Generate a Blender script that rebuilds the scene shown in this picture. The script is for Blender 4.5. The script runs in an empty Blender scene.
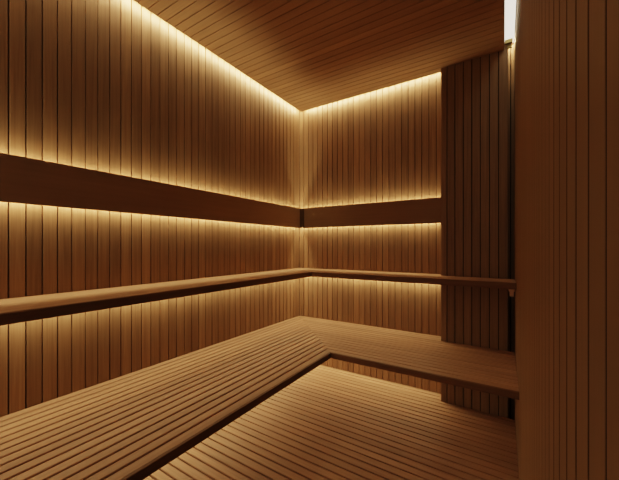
import bpy, math, random
random.seed(7)
C = bpy.context.scene.collection

# ------------------------------------------------------------------ dimensions (metres, camera eye at z = 0)
F_PX, YAW, HORIZON = 305.6271, 0.5653, 246.2465
WL = -1.6903            # left wall face
WB = 2.4785             # back wall face
WR = 0.0628             # right wall face
WF = -0.75              # front wall face (behind the camera)
CEIL = 1.2761           # underside of ceiling panel
SLOT = 0.0735           # light slot between ceiling panel and walls
COVE = CEIL + 0.10      # closed top of the light cove
BAND_T, BAND_B, BAND_O = 0.3630, 0.1740, 0.045
LEDGE_Z, LEDGE_T, LEDGE_D = -0.2107, 0.0377, 0.3651
BENCH_Z, BENCH_T, BENCH_D = -0.6787, 0.0351, 0.762
DECK_Z = -1.1113
FLOOR_Z = DECK_Z - 0.085
COL_Y, COL_X0, COL_X1 = WB - 0.121, -0.378, 0.0252

# ------------------------------------------------------------------ materials
def wood(name, dark, mid, light, axis, rough=0.55, grain=1.0, var=0.22):
    m = bpy.data.materials.new(name); m.use_nodes = True
    nt = m.node_tree; N = nt.nodes; L = nt.links
    b = N['Principled BSDF']
    tc = N.new('ShaderNodeTexCoord')
    at = N.new('ShaderNodeAttribute'); at.attribute_name = 'board'
    # shift the grain from board to board
    off = N.new('ShaderNodeVectorMath'); off.operation = 'SCALE'
    cmb = N.new('ShaderNodeCombineXYZ')
    for i in range(3): L.new(at.outputs['Fac'], cmb.inputs[i])
    L.new(cmb.outputs[0], off.inputs[0]); off.inputs['Scale'].default_value = 37.0
    add = N.new('ShaderNodeVectorMath'); add.operation = 'ADD'
    L.new(tc.outputs['Object'], add.inputs[0]); L.new(off.outputs[0], add.inputs[1])
    mp = N.new('ShaderNodeMapping')
    sc = [70.0 * grain] * 3; sc['xyz'.index(axis)] = 2.2
    mp.inputs['Scale'].default_value = sc
    L.new(add.outputs[0], mp.inputs['Vector'])
    n1 = N.new('ShaderNodeTexNoise'); n1.inputs['Scale'].default_value = 1.0
    n1.inputs['Detail'].default_value = 4.0; n1.inputs['Roughness'].default_value = 0.62
    n1.inputs['Distortion'].default_value = 0.6
    L.new(mp.outputs[0], n1.inputs['Vector'])
    cr = N.new('ShaderNodeValToRGB')
    cr.color_ramp.elements[0].position = 0.28; cr.color_ramp.elements[0].color = (*dark, 1)
    cr.color_ramp.elements[1].position = 0.74; cr.color_ramp.elements[1].color = (*light, 1)
    e = cr.color_ramp.elements.new(0.5); e.color = (*mid, 1)
    L.new(n1.outputs['Fac'], cr.inputs['Fac'])
    # broad soft tone over each board
    mp2 = N.new('ShaderNodeMapping'); s2 = [6.0] * 3; s2['xyz'.index(axis)] = 0.8
    mp2.inputs['Scale'].default_value = s2
    L.new(add.outputs[0], mp2.inputs['Vector'])
    n2 = N.new('ShaderNodeTexNoise'); n2.inputs['Scale'].default_value = 1.0; n2.inputs['Detail'].default_value = 2.0
    L.new(mp2.outputs[0], n2.inputs['Vector'])
    ma = N.new('ShaderNodeMath'); ma.operation = 'MULTIPLY_ADD'
    L.new(at.outputs['Fac'], ma.inputs[0]); ma.inputs[1].default_value = var; ma.inputs[2].default_value = 1.0 - var * 0.85
    mb = N.new('ShaderNodeMath'); mb.operation = 'MULTIPLY_ADD'
    L.new(n2.outputs['Fac'], mb.inputs[0]); mb.inputs[1].default_value = 0.380; mb.inputs[2].default_value = 0.85
    mc = N.new('ShaderNodeMath'); mc.operation = 'MULTIPLY'
    L.new(ma.outputs[0], mc.inputs[0]); L.new(mb.outputs[0], mc.inputs[1])
    vm = N.new('ShaderNodeVectorMath'); vm.operation = 'SCALE'
    L.new(cr.outputs['Color'], vm.inputs[0]); L.new(mc.outputs[0], vm.inputs['Scale'])
    L.new(vm.outputs[0], b.inputs['Base Color'])
    b.inputs['Roughness'].default_value = rough
    b.inputs['Specular IOR Level'].default_value = 0.3
    bp = N.new('ShaderNodeBump'); bp.inputs['Strength'].default_value = 0.12; bp.inputs['Distance'].default_value = 0.002
    L.new(n1.outputs['Fac'], bp.inputs['Height']); L.new(bp.outputs[0], b.inputs['Normal'])
    return m

def plain(name, col, rough=0.6, metal=0.0):
    m = bpy.data.materials.new(name); m.use_nodes = True
    nt = m.node_tree; b = nt.nodes['Principled BSDF']
    n = nt.nodes.new('ShaderNodeTexNoise'); n.inputs['Scale'].default_value = 40
    r = nt.nodes.new('ShaderNodeValToRGB')
    r.color_ramp.elements[0].color = (*[c * 0.85 for c in col], 1)
    r.color_ramp.elements[1].color = (*[min(1, c * 1.15) for c in col], 1)
    nt.links.new(n.outputs['Fac'], r.inputs['Fac']); nt.links.new(r.outputs['Color'], b.inputs['Base Color'])
    b.inputs['Roughness'].default_value = rough; b.inputs['Metallic'].default_value = metal
    b.inputs['Specular IOR Level'].default_value = 0.3
    return m

def glow(name, col, strength):
    m = bpy.data.materials.new(name); m.use_nodes = True
    b = m.node_tree.nodes['Principled BSDF']
    b.inputs['Base Color'].default_value = (0.8, 0.78, 0.7, 1)
    b.inputs['Emission Color'].default_value = (*col, 1)
    b.inputs['Emission Strength'].default_value = strength
    return m

WALLC = ((0.255, 0.148, 0.084), (0.32, 0.190, 0.108), (0.385, 0.234, 0.136))
BENC = ((0.38, 0.222, 0.138), (0.45, 0.270, 0.170), (0.51, 0.314, 0.202))
M_wall = wood('wall_cladding_wood', *WALLC, 'z')
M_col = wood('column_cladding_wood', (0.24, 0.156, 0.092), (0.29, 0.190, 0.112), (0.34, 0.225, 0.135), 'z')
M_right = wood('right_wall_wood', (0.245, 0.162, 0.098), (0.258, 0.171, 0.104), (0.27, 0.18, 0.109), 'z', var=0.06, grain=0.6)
M_ceil = wood('ceiling_board_wood', (0.40, 0.248, 0.142), (0.44, 0.275, 0.158), (0.48, 0.304, 0.176), 'x', var=0.12)
M_bench_y = wood('bench_slat_wood_along_wall', *BENC, 'y', var=0.12)
M_bench_x = wood('bench_slat_wood_across', *BENC, 'x', var=0.12)
M_deck = wood('deck_slat_wood', *BENC, 'x', var=0.14)
M_band_y = wood('lightened_band_wood_left', (0.36, 0.235, 0.140), (0.38, 0.25, 0.148), (0.40, 0.262, 0.156), 'y', var=0.0)  # band wood lightened on the left; the missing light is in the colour
M_band_x = wood('dark_band_wood_back', (0.25, 0.158, 0.090), (0.265, 0.168, 0.096), (0.28, 0.178, 0.102), 'x', var=0.0)
M_fas_y = wood('fascia_wood_shaded_left', (0.15, 0.078, 0.038), (0.18, 0.096, 0.048), (0.21, 0.115, 0.058), 'y', var=0.0)  # darkened wood; shade of the unlit front edges is in the colour
M_fas_x = wood('fascia_wood_shaded_back', (0.15, 0.078, 0.038), (0.18, 0.096, 0.048), (0.21, 0.115, 0.058), 'x', var=0.0)  # same shade-darkened colour for the end-wall edges
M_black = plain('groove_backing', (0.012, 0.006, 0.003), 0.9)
M_gap_shade = plain('painted_gap_shade', (0.10, 0.06, 0.03), 0.8)  # dark colour standing in for shade in the band's corner gap
M_sub = plain('dark_screed', (0.03, 0.02, 0.014), 0.9)
M_alu = plain('aluminium', (0.55, 0.5, 0.42), 0.4, 0.8)
M_tan = plain('pale_beech_block', (0.85, 0.62, 0.40), 0.5)
M_olive = plain('weathered_brass', (0.22, 0.18, 0.08), 0.5, 0.3)
M_led = glow('led_diffuser', (1.0, 0.80, 0.50), 6.0)
M_led_w = glow('led_diffuser_bright', (1.0, 0.93, 0.80), 1.6)

# ------------------------------------------------------------------ mesh helpers
class MB:
    def __init__(s): s.v = []; s.f = []; s.b = []
    def prism(s, sec, l0, l1, place, rnd=None):
        """sec: list of (p, q); l0/l1: functions of p giving start and end; place(p, q, l) -> xyz"""
        rnd = random.random() if rnd is None else rnd
        n = len(sec); o = len(s.v)
        for (p, q) in sec: s.v.append(place(p, q, l0(p)))
        for (p, q) in sec: s.v.append(place(p, q, l1(p)))
        F = [tuple(o + i for i in range(n))[::-1], tuple(o + n + i for i in range(n))]
        for i in range(n):
            j = (i + 1) % n
            F.append((o + i, o + j, o + n + j, o + n + i))
        s.f += F; s.b += [rnd] * len(F)
    def board(s, p0, p1, t, l0, l1, place, ch=0.0015, rnd=None, q0=0.0):
        """board: width p0..p1, top face at q = 0 (+q0), thickness t below, long edges chamfered"""
        f0 = l0 if callable(l0) else (lambda p, a=l0: a)
        f1 = l1 if callable(l1) else (lambda p, a=l1: a)
        sec = [(p0, q0 - t), (p1, q0 - t), (p1, q0 - ch), (p1 - ch, q0), (p0 + ch, q0), (p0, q0 - ch)]
        s.prism(sec, f0, f1, place, rnd)
    def box(s, x0, x1, y0, y1, z0, z1, rnd=None):
        s.prism([(x0, y0), (x1, y0), (x1, y1), (x0, y1)], lambda p: z0, lambda p: z1,
                lambda p, q, l: (p, q, l), rnd)
    def build(s, name, mat, parent=None, loc=None):
        me = bpy.data.meshes.new(name)
        off = (0, 0, 0) if loc is None else loc
        me.from_pydata([(a - off[0], b - off[1], c - off[2]) for a, b, c in s.v], [], s.f)
        at = me.attributes.new('board', 'FLOAT', 'FACE')
        at.data.foreach_set('value', s.b)
        import bmesh
        bm = bmesh.new(); bm.from_mesh(me); bmesh.ops.recalc_face_normals(bm, faces=bm.faces)
        bm.to_mesh(me); bm.free()
        me.materials.append(mat)
        o = bpy.data.objects.new(name, me); C.objects.link(o)
        if parent is not None: o.parent = parent
        elif loc is not None: o.location = loc
        return o

def thing(name, label, cat, loc=(0, 0, 0), group=None):
    o = bpy.data.objects.new(name, None); C.objects.link(o)
    o.location = loc; o['label'] = label; o['category'] = cat
    o.empty_display_size = 0.1
    if group: o['group'] = group
    return o
def part(mb, name, mat, parent, label=None):
    o = mb.build(name, mat, parent, loc=tuple(parent.location))
    if label: o['label'] = label
    return o
def struct(mb, name, mat, label, cat='wall'):
    o = mb.build(name, mat); o['kind'] = 'structure'; o['label'] = label; o['category'] = cat
    return o

def grooves(start, pitch, lo, hi):
    k = math.floor((lo - start) / pitch) + 1; out = [lo]
    x = start + k * pitch
    while x < hi - 0.004:
        if x > lo + 0.004: out.append(x)
        x += pitch
    return out + [hi]

def cladding(mb, cuts, place, l0, l1, t=0.012, gap=0.0042, vary=0.5, ch=0.0012, joint_shade=None):
    for a, b in zip(cuts[:-1], cuts[1:]):
        g = gap * (1 + vary * (random.random() - 0.5))
        r = random.random()
        mb.board(a + (g / 2 if a != cuts[0] else 0), b - (g / 2 if b != cuts[-1] else 0), t, l0, l1, place, ch, r,
                 q0=-random.random() * (0.0006 if joint_shade is None else 0.0))
        if joint_shade is not None and b != cuts[-1]:
            joint_shade.board(b - g * 0.35, b + g * 0.35, 0.010, l0, l1, place, 0.0001, 0.5, q0=-0.0003)

# ------------------------------------------------------------------ setting: walls, ceiling, floor
def backing(name_boxes):
    mb = MB()
    for b in name_boxes: mb.box(*b)
    return mb
TT = 0.012
# left wall: boards stand upright, face toward +x
mb = MB(); cladding(mb, grooves(0.3917, 0.05382, WF, WB - 0.0005), lambda p, q, l: (WL + q, p, l), FLOOR_Z + .002, COVE, TT)
wl = struct(mb, 'wall_left', M_wall, 'long left wall of upright narrow warm brown wooden boards')
bk = MB(); bk.box(WL - TT - 0.10, WL - TT - 0.0005, WF - 0.11, WB + 0.11, FLOOR_Z - 0.1, COVE + 0.05)
o = bk.build('backing', M_black, wl)
# back wall, face toward -y
mb = MB(); cladding(mb, grooves(-1.586, 0.0525, WL + 0.001, WR - 0.0005), lambda p, q, l: (p, WB - q, l), FLOOR_Z + .002, COVE, TT)
wb = struct(mb, 'wall_back', M_wall, 'end wall of upright narrow wooden boards behind the corner of the benches')
bk = MB(); bk.box(WL - TT, WR + TT, WB + TT + 0.0005, WB + TT + 0.10, FLOOR_Z - 0.1, COVE + 0.05)
bk.build('backing', M_black, wb)
# right wall, face toward -x
mb = MB(); jt = MB(); cladding(mb, grooves(0.3023, 0.0545, WF, WB - 0.0005), lambda p, q, l: (WR - q, p, l), FLOOR_Z + .002, COVE, TT, gap=0.0058, vary=0.8, ch=0.0003, joint_shade=jt)
wr = struct(mb, 'wall_right', M_right, 'near right wall of smooth upright brown boards with fine joints darkened as shade')
bk = MB(); bk.box(WR + TT + 0.0005, WR + TT + 0.10, WF - 0.11, WB + 0.11, FLOOR_Z - 0.1, COVE + 0.05)
bk.build('backing', M_black, wr)
jt.build('joint_shade', M_black, wr)  # black filler strips stand in for shade inside the board grooves
# front wall behind the camera; its opening is added for soft fill light
DX0, DX1, DZ1 = -1.30, -0.25, 1.02
mb = MB()
fp = lambda p, q, l: (p, WF + q, l)
cladding(mb, grooves(-1.6, 0.0525, WL + 0.001, DX0), fp, FLOOR_Z + .002, COVE, TT)
cladding(mb, grooves(-1.6, 0.0525, DX0, DX1), fp, DZ1, COVE, TT)
cladding(mb, grooves(-1.6, 0.0525, DX1, WR - 0.001), fp, FLOOR_Z + .002, COVE, TT)
wf = struct(mb, 'wall_front', M_wall, 'near wall of upright wooden boards around an opening added for fill light')
bk = MB()
for x0_, x1_, z0_ in ((WL - TT, DX0, FLOOR_Z - 0.1), (DX0, DX1, DZ1), (DX1, WR + TT, FLOOR_Z - 0.1)):
    bk.box(x0_, x1_, WF - TT - 0.06, WF - TT - 0.0005, z0_, COVE + 0.05)
bk.build('backing', M_black, wf)
# ceiling panel: boards run across the room, hung with a light slot on three sides
CX0, CX1, CY1 = WL + SLOT, -0.0003, WB - SLOT
mb = MB()
cuts = grooves(0.9746, 0.0527, WF + 0.001, CY1)
for a, b in zip(cuts[:-1], cuts[1:]):
    g = 0.0036; r = random.random()
    # boards stop at the column where they reach it
    x1 = CX1 if b < COL_Y - 0.001 else COL_X0 - 0.002
    if a < COL_Y < b:
        mb.board(a + g / 2, COL_Y - 0.002, 0.012, CX0, CX1, lambda p, q, l: (l, p, CEIL - q), 0.0012, r)
        mb.board(COL_Y - 0.002, b - g / 2, 0.012, CX0, COL_X0 - 0.002, lambda p, q, l: (l, p, CEIL - q), 0.0002, r)
    else:
        mb.board(a + g / 2, b - (g / 2 if b != CY1 else 0), 0.012, CX0, x1, lambda p, q, l: (l, p, CEIL - q), 0.0012, r)
ce = struct(mb, 'ceiling', M_ceil, 'ceiling panel of narrow wooden boards running across the room', 'ceiling')
bk = MB(); bk.box(CX0 + .001, CX1 - .001, WF + 0.002, COL_Y - 0.003, CEIL + 0.0125, CEIL + 0.03)
bk.box(CX0 + .001, COL_X0 - 0.003, COL_Y - 0.003, CY1 - .001, CEIL + 0.0125, CEIL + 0.03)
bk.build('backing', M_black, ce)
eg = MB(); eg.box(CX0 - 0.0035, CX0 - 0.0001, WF + 0.002, CY1 + 0.0035, CEIL, CEIL + 0.03)
eg.box(CX0, COL_X0 - 0.003, CY1 + 0.0001, CY1 + 0.0035, CEIL, CEIL + 0.03)
eg.box(CX1 + 0.0001, CX1 + 0.003, WF + 0.002, COL_Y - 0.003, CEIL, CEIL + 0.03)
eg.build('edge_strip', M_ceil, ce)  # edge strips added to stop cove light leaking through the board gaps
mb = MB(); mb.box(WL - 0.05, WR + 0.05, WF - 0.05, WB + 0.05, COVE + 0.001, COVE + 0.06)
tp = mb.build('cove_roof', M_wall, ce)
# sub floor
mb = MB(); mb.box(WL - 0.05, WR + 0.05, WF - 0.05, WB + 0.05, FLOOR_Z - 0.08, FLOOR_Z)
struct(mb, 'floor', M_sub, 'dark screed floor under the slatted deck', 'floor')

# ------------------------------------------------------------------ clad column on the end wall
col = thing('clad_column', 'dark shaded wall column of upright boards at the right end of the end wall', 'column', (COL_X0, COL_Y, FLOOR_Z))
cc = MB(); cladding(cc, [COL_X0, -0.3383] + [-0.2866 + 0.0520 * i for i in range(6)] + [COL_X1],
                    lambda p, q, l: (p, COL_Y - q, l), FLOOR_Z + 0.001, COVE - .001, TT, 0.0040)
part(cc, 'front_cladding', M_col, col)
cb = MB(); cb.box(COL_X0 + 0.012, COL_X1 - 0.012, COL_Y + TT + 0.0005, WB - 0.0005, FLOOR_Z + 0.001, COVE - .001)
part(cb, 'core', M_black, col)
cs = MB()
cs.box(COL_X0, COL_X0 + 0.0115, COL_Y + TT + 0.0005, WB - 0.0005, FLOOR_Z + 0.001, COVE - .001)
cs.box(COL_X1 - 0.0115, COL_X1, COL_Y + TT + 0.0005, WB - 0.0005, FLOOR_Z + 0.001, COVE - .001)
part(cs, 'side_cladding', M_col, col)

# ------------------------------------------------------------------ slatted floor deck
dk = thing('slatted_deck', 'low slatted wooden floor deck filling the ground between the benches and walls', 'deck', (-0.8, 1.0, FLOOR_Z))
mb = MB(); cuts = grooves(0.8385, 0.0494, WF + 0.004, WB - 0.003)
up = lambda p, q, l: (l, p, DECK_Z + q)
for a, b in zip(cuts[:-1], cuts[1:]):
    g = 0.0085; r = random.random()
    if b < COL_Y - 0.002:
        mb.board(a + g / 2, b - g / 2, 0.026, WL + 0.003, WR - 0.0008, up, 0.002, r)
    elif a < COL_Y:
        mb.board(a + g / 2, COL_Y - 0.002, 0.026, WL + 0.003, WR - 0.0008, up, 0.002, r)
        mb.board(COL_Y - 0.0019, b - g / 2, 0.026, WL + 0.003, COL_X0 - 0.003, up, 0.0005, r)
    else:
        mb.board(a + g / 2, b - g / 2, 0.026, WL + 0.003, COL_X0 - 0.003, up, 0.002, r)
part(mb, 'slatted_surface', M_deck, dk)
for x in (-1.55, -1.1, -0.65, -0.2):
    j = MB(); j.box(x - 0.02, x + 0.02, WF + 0.01, COL_Y - 0.01 if x > COL_X0 - .05 else WB - 0.01, FLOOR_Z + 0.0005, DECK_Z - 0.0262)
    part(j, 'joist', M_fas_y, dk)

# ------------------------------------------------------------------ L-shaped slatted bench
bx, by = WL + BENCH_D, WB - BENCH_D          # front edges
bn = thing('slatted_bench', 'wide lower slatted wooden bench running along the left and end walls, mitred at corner', 'bench', (bx, by, DECK_Z))
pitch = 0.0470; nose = 0.058; gap = 0.0085
nsl = int(round((BENCH_D - nose) / pitch))
sc_ = (BENCH_D - nose) / nsl
seatL = MB(); seatB = MB()
fL = lambda p, q, l: (WL + p, l, BENCH_Z + q)          # p away from wall, l along y
fB = lambda p, q, l: (l, WB - p, BENCH_Z + q)
for i in range(nsl + 1):
    a = i * sc_ + (0.003 if i == 0 else gap / 2)
    b = (i + 1) * sc_ - gap / 2 if i < nsl else BENCH_D - 0.0125
    seatL.board(a, b, 0.026, WF + 0.004, lambda p: WB - p - 0.0004, fL, 0.0022)
    r = random.random(); x0 = lambda p: WL + p + 0.0004
    if i * sc_ > WB - COL_Y:
        seatB.board(a, b, 0.026, x0, WR - 0.0008, fB, 0.0022, r)
    elif b < WB - COL_Y + 0.002:
        seatB.board(a, b, 0.026, x0, COL_X0 - 0.003, fB, 0.0022, r)
    else:
        m_ = WB - COL_Y + 0.002
        seatB.board(a, m_, 0.026, x0, COL_X0 - 0.003, fB, 0.0004, r)
        seatB.board(m_ + .0001, b, 0.026, x0, WR - 0.0008, fB, 0.0008, r)
part(seatL, 'slatted_seat', M_bench_y, bn)
part(seatB, 'slatted_seat', M_bench_x, bn)
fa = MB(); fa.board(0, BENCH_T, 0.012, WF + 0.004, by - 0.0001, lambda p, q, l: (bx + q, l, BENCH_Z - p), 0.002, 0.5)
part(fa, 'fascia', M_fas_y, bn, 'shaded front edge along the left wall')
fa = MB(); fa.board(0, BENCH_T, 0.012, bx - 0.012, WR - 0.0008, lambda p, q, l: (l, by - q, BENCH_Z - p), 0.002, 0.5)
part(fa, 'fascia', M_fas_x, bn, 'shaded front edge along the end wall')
for y in (-0.45, 0.55, 1.55):
    br = MB(); br.box(WL + 0.003, bx - 0.25, y - 0.02, y + 0.02, BENCH_Z - 0.060, BENCH_Z - 0.0262)
    part(br, 'bearer', M_fas_y, bn)
for x in (-0.62,):
    br = MB(); br.box(x - 0.02, x + 0.02, by + 0.2, WB - 0.003, BENCH_Z - 0.0335, BENCH_Z - 0.0262)
    part(br, 'bearer', M_fas_y, bn)

# ------------------------------------------------------------------ upper ledge
lx, ly = WL + LEDGE_D, WB - LEDGE_D
lg = thing('upper_ledge', 'narrow smooth wooden ledge seat above the slatted bench, running around the corner', 'ledge', (lx, ly, LEDGE_Z - LEDGE_T))
tp = MB()
sec = [(0.003, -0.026), (LEDGE_D - 0.0125, -0.026), (LEDGE_D - 0.0125, 0), (0.003, 0)]
tp.board(0.003, LEDGE_D - 0.0125, 0.026, WF + 0.004, lambda p: WB - p - 0.0003, lambda p, q, l: (WL + p, l, LEDGE_Z + q), 0.002, .4)
part(tp, 'top_board', M_bench_y, lg)
tp = MB(); m_ = WB - COL_Y + 0.002
x0 = lambda p: WL + p + 0.0003
tp.board(0.003, m_, 0.026, x0, COL_X0 - 0.003, lambda p, q, l: (l, WB - p, LEDGE_Z + q), 0.0001, .45)
tp.board(m_, LEDGE_D - 0.0125, 0.026, x0, WR - 0.0008, lambda p, q, l: (l, WB - p, LEDGE_Z + q), 0.0001, .45)
part(tp, 'top_board', M_bench_x, lg)
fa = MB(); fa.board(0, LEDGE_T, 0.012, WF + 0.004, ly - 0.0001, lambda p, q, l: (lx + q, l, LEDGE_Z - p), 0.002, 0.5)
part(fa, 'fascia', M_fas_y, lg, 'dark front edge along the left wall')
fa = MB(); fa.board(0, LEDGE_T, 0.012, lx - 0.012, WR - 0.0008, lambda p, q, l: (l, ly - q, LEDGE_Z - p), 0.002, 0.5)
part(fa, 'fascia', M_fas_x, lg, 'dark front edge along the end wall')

# ------------------------------------------------------------------ dark backrest band
bd = thing('backrest_band', 'dark flat wooden backrest band around both walls, glowing above and below', 'backrest', (WL + BAND_O, WB - BAND_O, BAND_B))
GAPC = 0.040
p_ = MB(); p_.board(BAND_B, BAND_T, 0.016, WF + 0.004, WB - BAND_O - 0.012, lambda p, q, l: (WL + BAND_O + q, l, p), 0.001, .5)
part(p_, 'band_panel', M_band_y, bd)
p_ = MB(); p_.board(BAND_B, BAND_T, 0.016, WL + BAND_O + GAPC, COL_X0 - 0.002, lambda p, q, l: (l, WB - BAND_O - q, p), 0.001, .5)
part(p_, 'band_panel', M_band_x, bd)
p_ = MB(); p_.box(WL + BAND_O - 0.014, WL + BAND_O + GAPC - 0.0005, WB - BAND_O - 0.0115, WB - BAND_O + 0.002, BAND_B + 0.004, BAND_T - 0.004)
part(p_, 'corner_shade_block', M_gap_shade, bd)  # dark block added in the corner gap to paint its shade
for nm, bxs in (('batten', (WL + 0.0001, WL + BAND_O - 0.0161, WF + 0.01, WB - BAND_O - 0.02, BAND_B + 0.07, BAND_T - 0.07)),
                ('batten', (WL + BAND_O + GAPC + .001, COL_X0 - 0.004, WB - BAND_O + 0.0165, WB - 0.0001, BAND_B + 0.07, BAND_T - 0.07))):
    q_ = MB(); q_.box(*bxs); part(q_, nm, M_black, bd)

# ------------------------------------------------------------------ LED strips: aluminium profile, diffuser, and a rectangular lamp on the diffuser
def strip(axis, a, b, u, z, way, power, label, col=(1.0, 0.80, 0.455), w=0.014, dmat=None, tilt=0.0, group='slim warm light strips'):
    """axis 'x' or 'y'; runs a..b; u = other coordinate; way = +1 shines up, -1 shines down"""
    cx, cy = ((a + b) / 2, u) if axis == 'x' else (u, (a + b) / 2)
    t = thing('light_strip', label, 'light strip', (cx, cy, z), group)
    def bx_(m, w_, z0, z1, e=0):
        z0, z1 = sorted((z0, z1))
        if axis == 'x': m.box(a + e, b - e, u - w_ / 2, u + w_ / 2, z0, z1)
        else: m.box(u - w_ / 2, u + w_ / 2, a + e, b - e, z0, z1)
    m = MB(); bx_(m, w + 0.004, z - way * 0.008, z); part(m, 'profile', M_alu, t)
    m = MB(); bx_(m, w, z + way * 0.0002, z + way * 0.0022, 0.002); part(m, 'diffuser', dmat or M_led, t)
    ld = bpy.data.lights.new('strip_lamp', 'AREA'); ld.shape = 'RECTANGLE'
    L_ = abs(b - a) - 0.01
    ld.size, ld.size_y = (L_, w) if axis == 'x' else (w, L_)
    ld.energy = power * L_; ld.color = col
    lo = bpy.data.objects.new('strip_lamp', ld); C.objects.link(lo); lo.parent = t
    lo.location = (0, 0, way * 0.0035)
    base = math.pi if way > 0 else 0
    # tilt turns the lamp towards the wall it grazes (-x for the left wall, +y for the end wall)
    lo.rotation_euler = (0, base + tilt, 0) if axis == 'y' else (base + tilt, 0, 0)
    return t

P_COVE, P_BAND_U, P_BAND_D, P_LEDGE, P_BENCH, P_RIGHT = 6.8, 2.3, 2.3, 2.2, 2.9, 0.30
ZC = CEIL + 0.050
strip('y', WF + 0.02, WB - 0.02, WL + SLOT * 0.5, ZC, -1, P_COVE, tilt=math.radians(62), label='warm light strip in the ceiling slot along the left wall', w=0.016)
strip('x', WL + SLOT, COL_X0 - 0.01, WB - SLOT * 0.5, ZC, -1, P_COVE, tilt=math.radians(62), label='warm light strip in the ceiling slot along the end wall', w=0.016)
strip('y', WF + 0.02, COL_Y - 0.003, 0.0325, CEIL + 0.05, -1, P_RIGHT, 'pale bright light strip in the ceiling slot along the right wall', w=0.052, dmat=M_led_w)
strip('y', COL_Y + 0.002, WB - 0.003, 0.044, COVE - 0.004, -1, 5.0, 'added unseen light strip to brighten the narrow recess between column and right wall', w=0.028, dmat=M_led_w)  # extra lamp, added only to brighten the recess
BO = 0.017
strip('y', WF + 0.02, WB - 0.027, WL + BO, BAND_T - 0.03, 1, P_BAND_U, 'warm light strip behind the top of the dark band on the left wall', w=0.008)
strip('y', WF + 0.02, WB - 0.027, WL + BO, BAND_B + 0.03, -1, P_BAND_D, 'warm light strip behind the bottom of the dark band on the left wall', w=0.008)
strip('x', WL + 0.027, COL_X0 - 0.01, WB - BO, BAND_T - 0.03, 1, P_BAND_U, 'warm light strip behind the top of the dark band on the end wall', w=0.008)
strip('x', WL + 0.027, COL_X0 - 0.01, WB - BO, BAND_B + 0.03, -1, P_BAND_D, 'warm light strip behind the bottom of the dark band on the end wall', w=0.008)
strip('y', WF + 0.02, WB - 0.04, WL + 0.03, LEDGE_Z - 0.0345, -1, P_LEDGE, 'warm light strip under the upper ledge along the left wall', w=0.012)
strip('x', WL + 0.05, COL_X0 - 0.01, WB - 0.03, LEDGE_Z - 0.0345, -1, P_LEDGE, 'warm light strip under the upper ledge along the end wall', w=0.012)
strip('y', WF + 0.02, WB - 0.04, WL + 0.03, BENCH_Z - 0.069, -1, P_BENCH, 'warm light strip under the slatted bench along the left wall', w=0.012)
strip('x', WL + 0.05, COL_X0 - 0.01, WB - 0.03, BENCH_Z - 0.069, -1, P_BENCH, 'warm light strip under the slatted bench along the end wall', w=0.012)

# small fittings at the recess beside the column
ft = thing('slot_fitting', 'small brass end fitting at the end of the bright slot by the right wall', 'fitting', (0.030, COL_Y - 0.02, CEIL + 0.02))
m = MB(); m.box(0.008, 0.050, COL_Y - 0.030, COL_Y - 0.012, CEIL + 0.024, CEIL + 0.046); part(m, 'plate', M_olive, ft)
m = MB(); m.box(0.022, 0.046, COL_Y - 0.0118, COL_Y - 0.0005, CEIL + 0.000, CEIL + 0.040); part(m, 'stem', M_olive, ft)
fb = thing('ledge_bracket', 'small pale block fixed under the right end of the upper ledge', 'bracket', (0.043, COL_Y, -0.30))
m = MB(); m.box(0.027, 0.0605, COL_Y - 0.03, COL_Y - 0.004, LEDGE_Z - 0.078, LEDGE_Z - 0.0265); part(m, 'block', M_tan, fb)
m = MB(); m.box(0.034, 0.056, COL_Y - 0.024, COL_Y - 0.008, LEDGE_Z - 0.11, LEDGE_Z - 0.0785); part(m, 'lower_lug', M_tan, fb)

# ------------------------------------------------------------------ world, camera, colour
w = bpy.data.worlds.new('World'); bpy.context.scene.world = w; w.use_nodes = True
w.node_tree.nodes['Background'].inputs[0].default_value = (1.0, 0.93, 0.78, 1)
w.node_tree.nodes['Background'].inputs[1].default_value = 0.38  # soft fill entering through the added front opening

cam = bpy.data.cameras.new('camera'); co = bpy.data.objects.new('camera', cam); C.objects.link(co)
co.location = (0, 0, 0); co.rotation_euler = (math.pi / 2, 0, YAW)
cam.sensor_width = 36; cam.lens = F_PX / 619 * 36
cam.shift_y = (HORIZON - 240) / 619
cam.clip_start = 0.01
bpy.context.scene.camera = co
s = bpy.context.scene
s.view_settings.view_transform = 'Filmic'
s.view_settings.look = 'Medium High Contrast'
s.view_settings.exposure = -0.08
